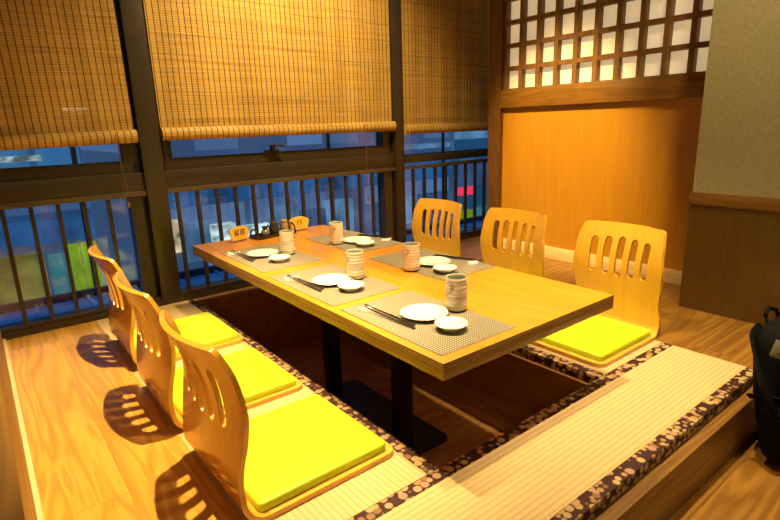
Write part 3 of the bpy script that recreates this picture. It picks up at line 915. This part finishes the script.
bm = bmesh.new(); tube(bm, [(-.024, 0, .035), (-.033, 0, .046), (-.037, 0, .056)], lambda u: .006 - .003 * u, 8); link('pot_spout', bm, M['pot'], t, 60)
t = empty('spice_jar', on_tray(.076, .002), 0, 'orange brown spice jar on the right of the condiment tray', 'jar')
bm = bmesh.new(); lathe(bm, [(0, 0), (.018, 0), (.021, .006), (.020, .046), (.016, .052), (0, .052)], 24); link('jar_body', bm, M['jar'], t, 50)
bm = bmesh.new(); lathe(bm, [(.0165, .0522), (.018, .056), (.018, .064), (.014, .070), (0, .072)], 24); link('jar_lid', bm, M['jar'], t, 50)

# ------------------------------------------------------------------ backpack on the lower floor
BX, BY = 1.150, -.474
bp = empty('backpack', (BX, BY, LOW + .017), 0, 'black backpack with hanging straps leaning on the platform step, at the right edge', 'backpack')
bp.rotation_euler = (-.25, 0, -.06)
def soft_body(sx, sy, sz, n=22, m=36, seed=1, e=.42):
    bm = bmesh.new(); rnd = random.Random(seed); rows = []
    ph = [rnd.uniform(0, 6) for _ in range(6)]
    def sg(v, p): return math.copysign(abs(v) ** p, v)
    for i in range(n + 1):
        t = -PI / 2 + PI * i / n
        row = []
        for k in range(m):
            a = 2 * PI * k / m
            x = sx * sg(math.cos(t), e) * sg(math.cos(a), .55); y = sy * sg(math.cos(t), e) * sg(math.sin(a), .55); z = sz * sg(math.sin(t), .62)
            w = 1 + .025 * math.sin(3 * a + ph[0] + 4 * t) + .02 * math.sin(5 * t + ph[1] + 2 * a) + .012 * math.sin(9 * a + ph[2] - 6 * t)
            f = 1 - .14 * max(0, z / sz)
            row.append(bm.verts.new((x * w * f, y * w * f, z + sz)))
        rows.append(row)
    for a, b in zip(rows, rows[1:]):
        for k in range(m): bm.faces.new((a[k], a[(k + 1) % m], b[(k + 1) % m], b[k]))
    bmesh.ops.remove_doubles(bm, verts=bm.verts[:], dist=1e-5)
    return bm
link('bag_body', soft_body(.165, .084, .215), M['nylon'], bp, 70)
link('front_pocket', soft_body(.125, .045, .12, seed=4), M['nylon'], bp, 70, (-.005, -.082, .025))
link('side_pocket', soft_body(.035, .06, .085, seed=6), M['nylon'], bp, 70, (-.158, .0, .02))
bm = bmesh.new(); tube(bm, [(-.045, .04, .415), (-.04, .045, .45), (0, .048, .462), (.04, .045, .45), (.045, .04, .415)], .007, 8); link('grab_handle', bm, M['strap'], bp, 60)
def strap(pts, w=.022, th=.003):
    bm = bmesh.new(); P = catmull(pts, 6); rows = []
    for i, p in enumerate(P):
        d = (P[min(i + 1, len(P) - 1)] - P[max(i - 1, 0)]).normalized(); s = d.cross(Vector((.6, -.6, .5))).normalized() * w / 2
        nn = s.cross(d).normalized() * th / 2
        rows.append([bm.verts.new(p + q) for q in (s + nn, s - nn, -s - nn, -s + nn)])
    for a, b in zip(rows, rows[1:]):
        for j in range(4): bm.faces.new((a[j], a[(j + 1) % 4], b[(j + 1) % 4], b[j]))
    bm.faces.new(rows[0]); bm.faces.new(rows[-1][::-1]); return bm
link('shoulder_strap', strap([(-.06, .05, .41), (-.13, .05, .38), (-.175, .03, .31), (-.19, .01, .23), (-.175, .0, .15)], .045, .010), M['strap'], bp, 60)
link('compression_strap', strap([(-.172, .07, .22), (-.180, .0, .225), (-.172, -.065, .22), (-.10, -.10, .215)], .020, .005), M['strap'], bp, 60)
link('loose_strap', strap([(-.165, -.05, .20), (-.20, -.07, .13), (-.19, -.08, .06), (-.20, -.07, .012), (-.235, -.05, -.012), (-.20, -.07, -.010), (-.12, -.11, -.030), (-.02, -.15, -.040)], .016), M['strap'], bp, 60)
bm = bmesh.new(); box(bm, -.011, .011, -.004, .004, -.018, .018, bev=.002); b_ = link('buckle', bm, M['metalbuckle'], bp, 40, (-.186, -.03, .19)); b_.rotation_euler = (.2, .2, -1.1)
bm = bmesh.new(); box(bm, -.015, .015, -.003, .003, -.026, .026, bev=.002); g_ = link('rubber_tag', bm, M['tag'], bp, 40, (-.166, -.028, .375)); g_.rotation_euler = (-.1, .45, -1.15); g_['label'] = 'olive grey tag'
bm = bmesh.new(); tube(bm, [(-.160, -.035, .385), (-.185, -.045, .380), (-.215, -.048, .376)], .0035, 6); z_ = link('zipper_pull', bm, M['redpull'], bp, 60); z_['label'] = 'dull red zipper pull'

# ------------------------------------------------------------------ outside at dusk
boxobj('ground', (-60, 60, 2.3, 90, -4.7, -4.5), M['street'], kind='structure')
cn = empty('canopy_roof', (0, 4.2, -.95), 0, 'low blue grey roof just outside the window, below the railing', 'roof')
bm = bmesh.new(); box(bm, -9, 9, -1.7, 1.7, -.06, 0)
for k in range(-17, 18): box(bm, k * .5 - .015, k * .5 + .015, -1.7, 1.7, 0, .03)
link('roof_sheet', bm, M['canopy'], cn)
bm = bmesh.new(); box(bm, -9, 9, 1.7, 1.78, -.25, .08); link('roof_fascia', bm, M['canopyedge'], cn)
bm = bmesh.new()
for x in (-8, -4, 0, 4, 8): box(bm, x - .08, x + .08, 1.3, 1.46, -3.55, -.06)
link('roof_post', bm, M['canopyedge'], cn)

def building(name, x0, x1, y0, y1, h, mat, label, bands=(), shops=(), rz=0):
    t = empty('building', ((x0 + x1) / 2, (y0 + y1) / 2, -4.5), rz, label, 'building', 'buildings across the street')
    hx, hy = (x1 - x0) / 2, (y1 - y0) / 2
    bm = bmesh.new(); box(bm, -hx, hx, -hy, hy, 0, h); link('facade', bm, mat, t)
    for (z0, z1, m) in bands:
        bm = bmesh.new(); box(bm, -hx, hx, -hy - .25, -hy, z0, z1); link('facade_band', bm, M[m], t)
    for (a, b, z0, z1, m) in shops:
        bm = bmesh.new(); box(bm, a - (x0 + x1) / 2, b - (x0 + x1) / 2, -hy - .32, -hy - .0, z0, z1); link('lit_panel', bm, M[m], t)
    return t
rs = random.Random(3)
def shops(x0, x1, z0, z1, mats, w0=.6, w1=2.2, gap=.5):
    out = []; x = x0
    while x < x1:
        w = rs.uniform(w0, w1); out.append((x, min(x + w, x1), z0 + rs.uniform(0, .4), z1 - rs.uniform(0, .6), rs.choice(mats))); x += w + rs.uniform(.1, gap)
    return out
building('a', -16, 1.5, 15, 27, 16, M['towerA'], 'blue lit office block across the street, seen through the left window',
         [(2.75, 3.3, 'bandblue'), (3.5, 3.65, 'bandviolet'), (5.6, 6.4, 'bandblue'), (9.0, 9.8, 'bandblue')],
         [(-1.3, .25, .9, 2.5, 'litolive'), (.35, .7, .6, 2.4, 'litteal'), (.78, 1.06, 1.3, 2.6, 'litgreen'), (1.12, 1.46, 1.3, 2.6, 'litgreen'), (-1., .6, 4.78, 4.9, 'litwhite'), (-.6, .3, 3.75, 4.1, 'bandcyan'), (.5, 1.4, 3.7, 4.2, 'bandviolet')]  # green pair added to give the lime patches in the left pane
         + shops(-15, -1.5, .2, 1.7, ['litteal', 'litwarm', 'bandblue', 'bandviolet']) + [(-9 + .55 * k, -8.6 + .55 * k, 6.9, 7.2, 'litwarm') for k in range(16) if k % 3])
building('b', 2.2, 13, 13, 25, 17, M['towerB'], 'shop block across the street with bright windows, seen past the middle railing',
         [(3.5, 4.1, 'bandblue'), (5.6, 6.5, 'bandblue'), (8.0, 9.0, 'bandviolet')],
         [(2.5, 3.1, 2.4, 3.2, 'litwarm'), (3.15, 3.8, 2.1, 3.1, 'bandcyan'), (3.9, 4.5, 2.5, 2.95, 'litwhite'), (4.6, 5.5, 2.3, 2.8, 'litwhite'), (5.6, 6.4, 2.2, 3.2, 'bandcyan'), (6.5, 7.3, 2.0, 3.0, 'bandviolet'), (7.4, 8.3, 2.2, 3.2, 'bandcyan'), (8.4, 9.6, 2.0, 2.9, 'bandviolet'), (9.8, 10.9, 2.1, 3.0, 'bandcyan'), (11.2, 12.6, 2.0, 3.0, 'bandviolet'),
          (2.6, 3.3, .3, 1.6, 'litolive'), (3.5, 4.3, .4, 1.7, 'litteal'), (4.4, 5.2, .3, 1.5, 'bandviolet'), (5.4, 6.3, .4, 1.6, 'litgreen'), (6.5, 7.0, .3, 1.7, 'litolive'), (7.2, 8.1, .9, 1.8, 'litgreen'), (8.3, 8.9, .9, 1.7, 'litteal'), (9.2, 10.3, .3, 1.4, 'litolive'), (10.6, 11.4, .5, 1.6, 'bandcyan'), (11.6, 12.8, .3, 1.5, 'litteal'),
          (4.2, 6.4, 4.55, 4.65, 'bandcyan'), (8.0, 12.5, 4.55, 4.7, 'bandcyan')])
building('c', 13.8, 34, 17, 30, 18, M['towerA'], 'violet banded block across the street, seen through the right window',
         [(2.4, 3.6, 'bandviolet'), (4.6, 5.2, 'bandcyan'), (6.5, 7.5, 'bandviolet'), (9.5, 10.5, 'bandblue')],
         shops(14, 33, .2, 1.8, ['litteal', 'bandblue', 'litgreen', 'bandviolet'], .6, 2.0) + [(17.2, 18.0, 2.0, 2.4, 'litred'), (21.5, 22.1, 1.8, 2.3, 'litred')])
for i, (x, y, h) in enumerate([(-4.2, 11.5, 5.2), (.8, 11, 5.6), (6.5, 11, 5.4), (11.5, 12, 6.0), (15, 13, 6.4)]):
    t = empty('street_lamp', (x, y, -4.5), 0, ['leftmost street lamp outside the left window', 'street lamp behind the middle blind, left side', 'street lamp behind the middle blind, right side',
              'street lamp outside near the right mullion', 'street lamp glowing through the right blind'][i], 'street lamp', 'street lamps outside')
    bm = bmesh.new(); tube(bm, [(0, 0, 0), (0, 0, h), (0, -.5, h + .25), (0, -.9, h + .25)], .05, 8); link('lamp_post', bm, M['bronze'], t, 60)
    bm = bmesh.new(); box(bm, -.16, .16, -1.25, -.75, h + .15, h + .24); link('lamp_head', bm, M['dot'], t)

# ------------------------------------------------------------------ lights
def spot(name, loc, target, power, angle, blend, color, rad=.03):
    l = bpy.data.lights.new(name, 'SPOT'); l.energy = power; l.spot_size = math.radians(angle); l.spot_blend = blend; l.color = color; l.shadow_soft_size = rad
    o = bpy.data.objects.new(name, l); COL.objects.link(o); o.location = loc
    o.rotation_euler = (Vector(target) - Vector(loc)).to_track_quat('-Z', 'Y').to_euler()
WARM = (1., .77, .38)
spot('downlight_left', (-.13, .69, 2.40), (-.62, .74, 0), 540, 57, .6, WARM, .018)
spot('downlight_front', (.86, -.03, 2.40), (.86, -.06, 0), 290, 56, .95, (1., .80, .46))
spot('pier_fill_spot', (1.15, -.25, 2.40), (1.72, -.1, 1.1), 95, 80, 1., (1., .82, .46), .06)  # extra spot added to brighten the beige pier wall
spot('downlight_table', (.16, .24, 2.40), (.70, .74, 0), 280, 68, .8, WARM)
spot('downlight_panel', (.66, 1.08, 2.42), (2.03, 1.12, .66), 640, 36, 1., (1., .70, .26))
spot('downlight_blind', (.66, 1.12, 2.40), (.72, 2.0, .95), 230, 96, 1., WARM, .05)
spot('downlight_aisle', (.9, -1.7, 2.40), (.80, -1.35, 0), 60, 62, .8, (1., .7, .34))
def area(name, loc, sx, sy, power, color):
    l = bpy.data.lights.new(name, 'AREA'); l.shape = 'RECTANGLE'; l.size = sx; l.size_y = sy; l.energy = power; l.color = color
    o = bpy.data.objects.new(name, l); COL.objects.link(o); o.location = loc
area('ambient_fill_area', (-.4, -2.6, CEIL - .03), 3.0, 1.2, 30, (1., .78, .42))  # unseen area lamp added behind the camera as soft ambient fill

w = bpy.data.worlds.new('dusk'); SC.world = w; w.use_nodes = True
bg = w.node_tree.nodes['Background']; bg.inputs[0].default_value = (.022, .15, .36, 1); bg.inputs[1].default_value = .8

# ------------------------------------------------------------------ camera
def camera():
    yaw, pitch, roll, f = .6594, .2516, -.0317, 527.91
    fw = Vector((math.sin(yaw) * math.cos(pitch), math.cos(yaw) * math.cos(pitch), -math.sin(pitch)))
    r = Vector((math.cos(yaw), -math.sin(yaw), 0)); u = r.cross(fw)
    c, s = math.cos(roll), math.sin(roll)
    r2 = c * r + s * u; u2 = -s * r + c * u
    cam = bpy.data.cameras.new('camera'); o = bpy.data.objects.new('camera', cam); COL.objects.link(o)
    cam.sensor_width = 36; cam.sensor_fit = 'HORIZONTAL'; cam.lens = f / 780 * 36; cam.clip_start = .02; cam.clip_end = 300
    o.matrix_world = Matrix(((r2.x, u2.x, -fw.x, -.8002), (r2.y, u2.y, -fw.y, -.8378), (r2.z, u2.z, -fw.z, .8751), (0, 0, 0, 1)))
    SC.camera = o
camera()
vs = SC.view_settings
vs.view_transform = 'Standard'; vs.look = 'None'; vs.exposure = 0.; vs.gamma = 1.; vs.use_curve_mapping = False
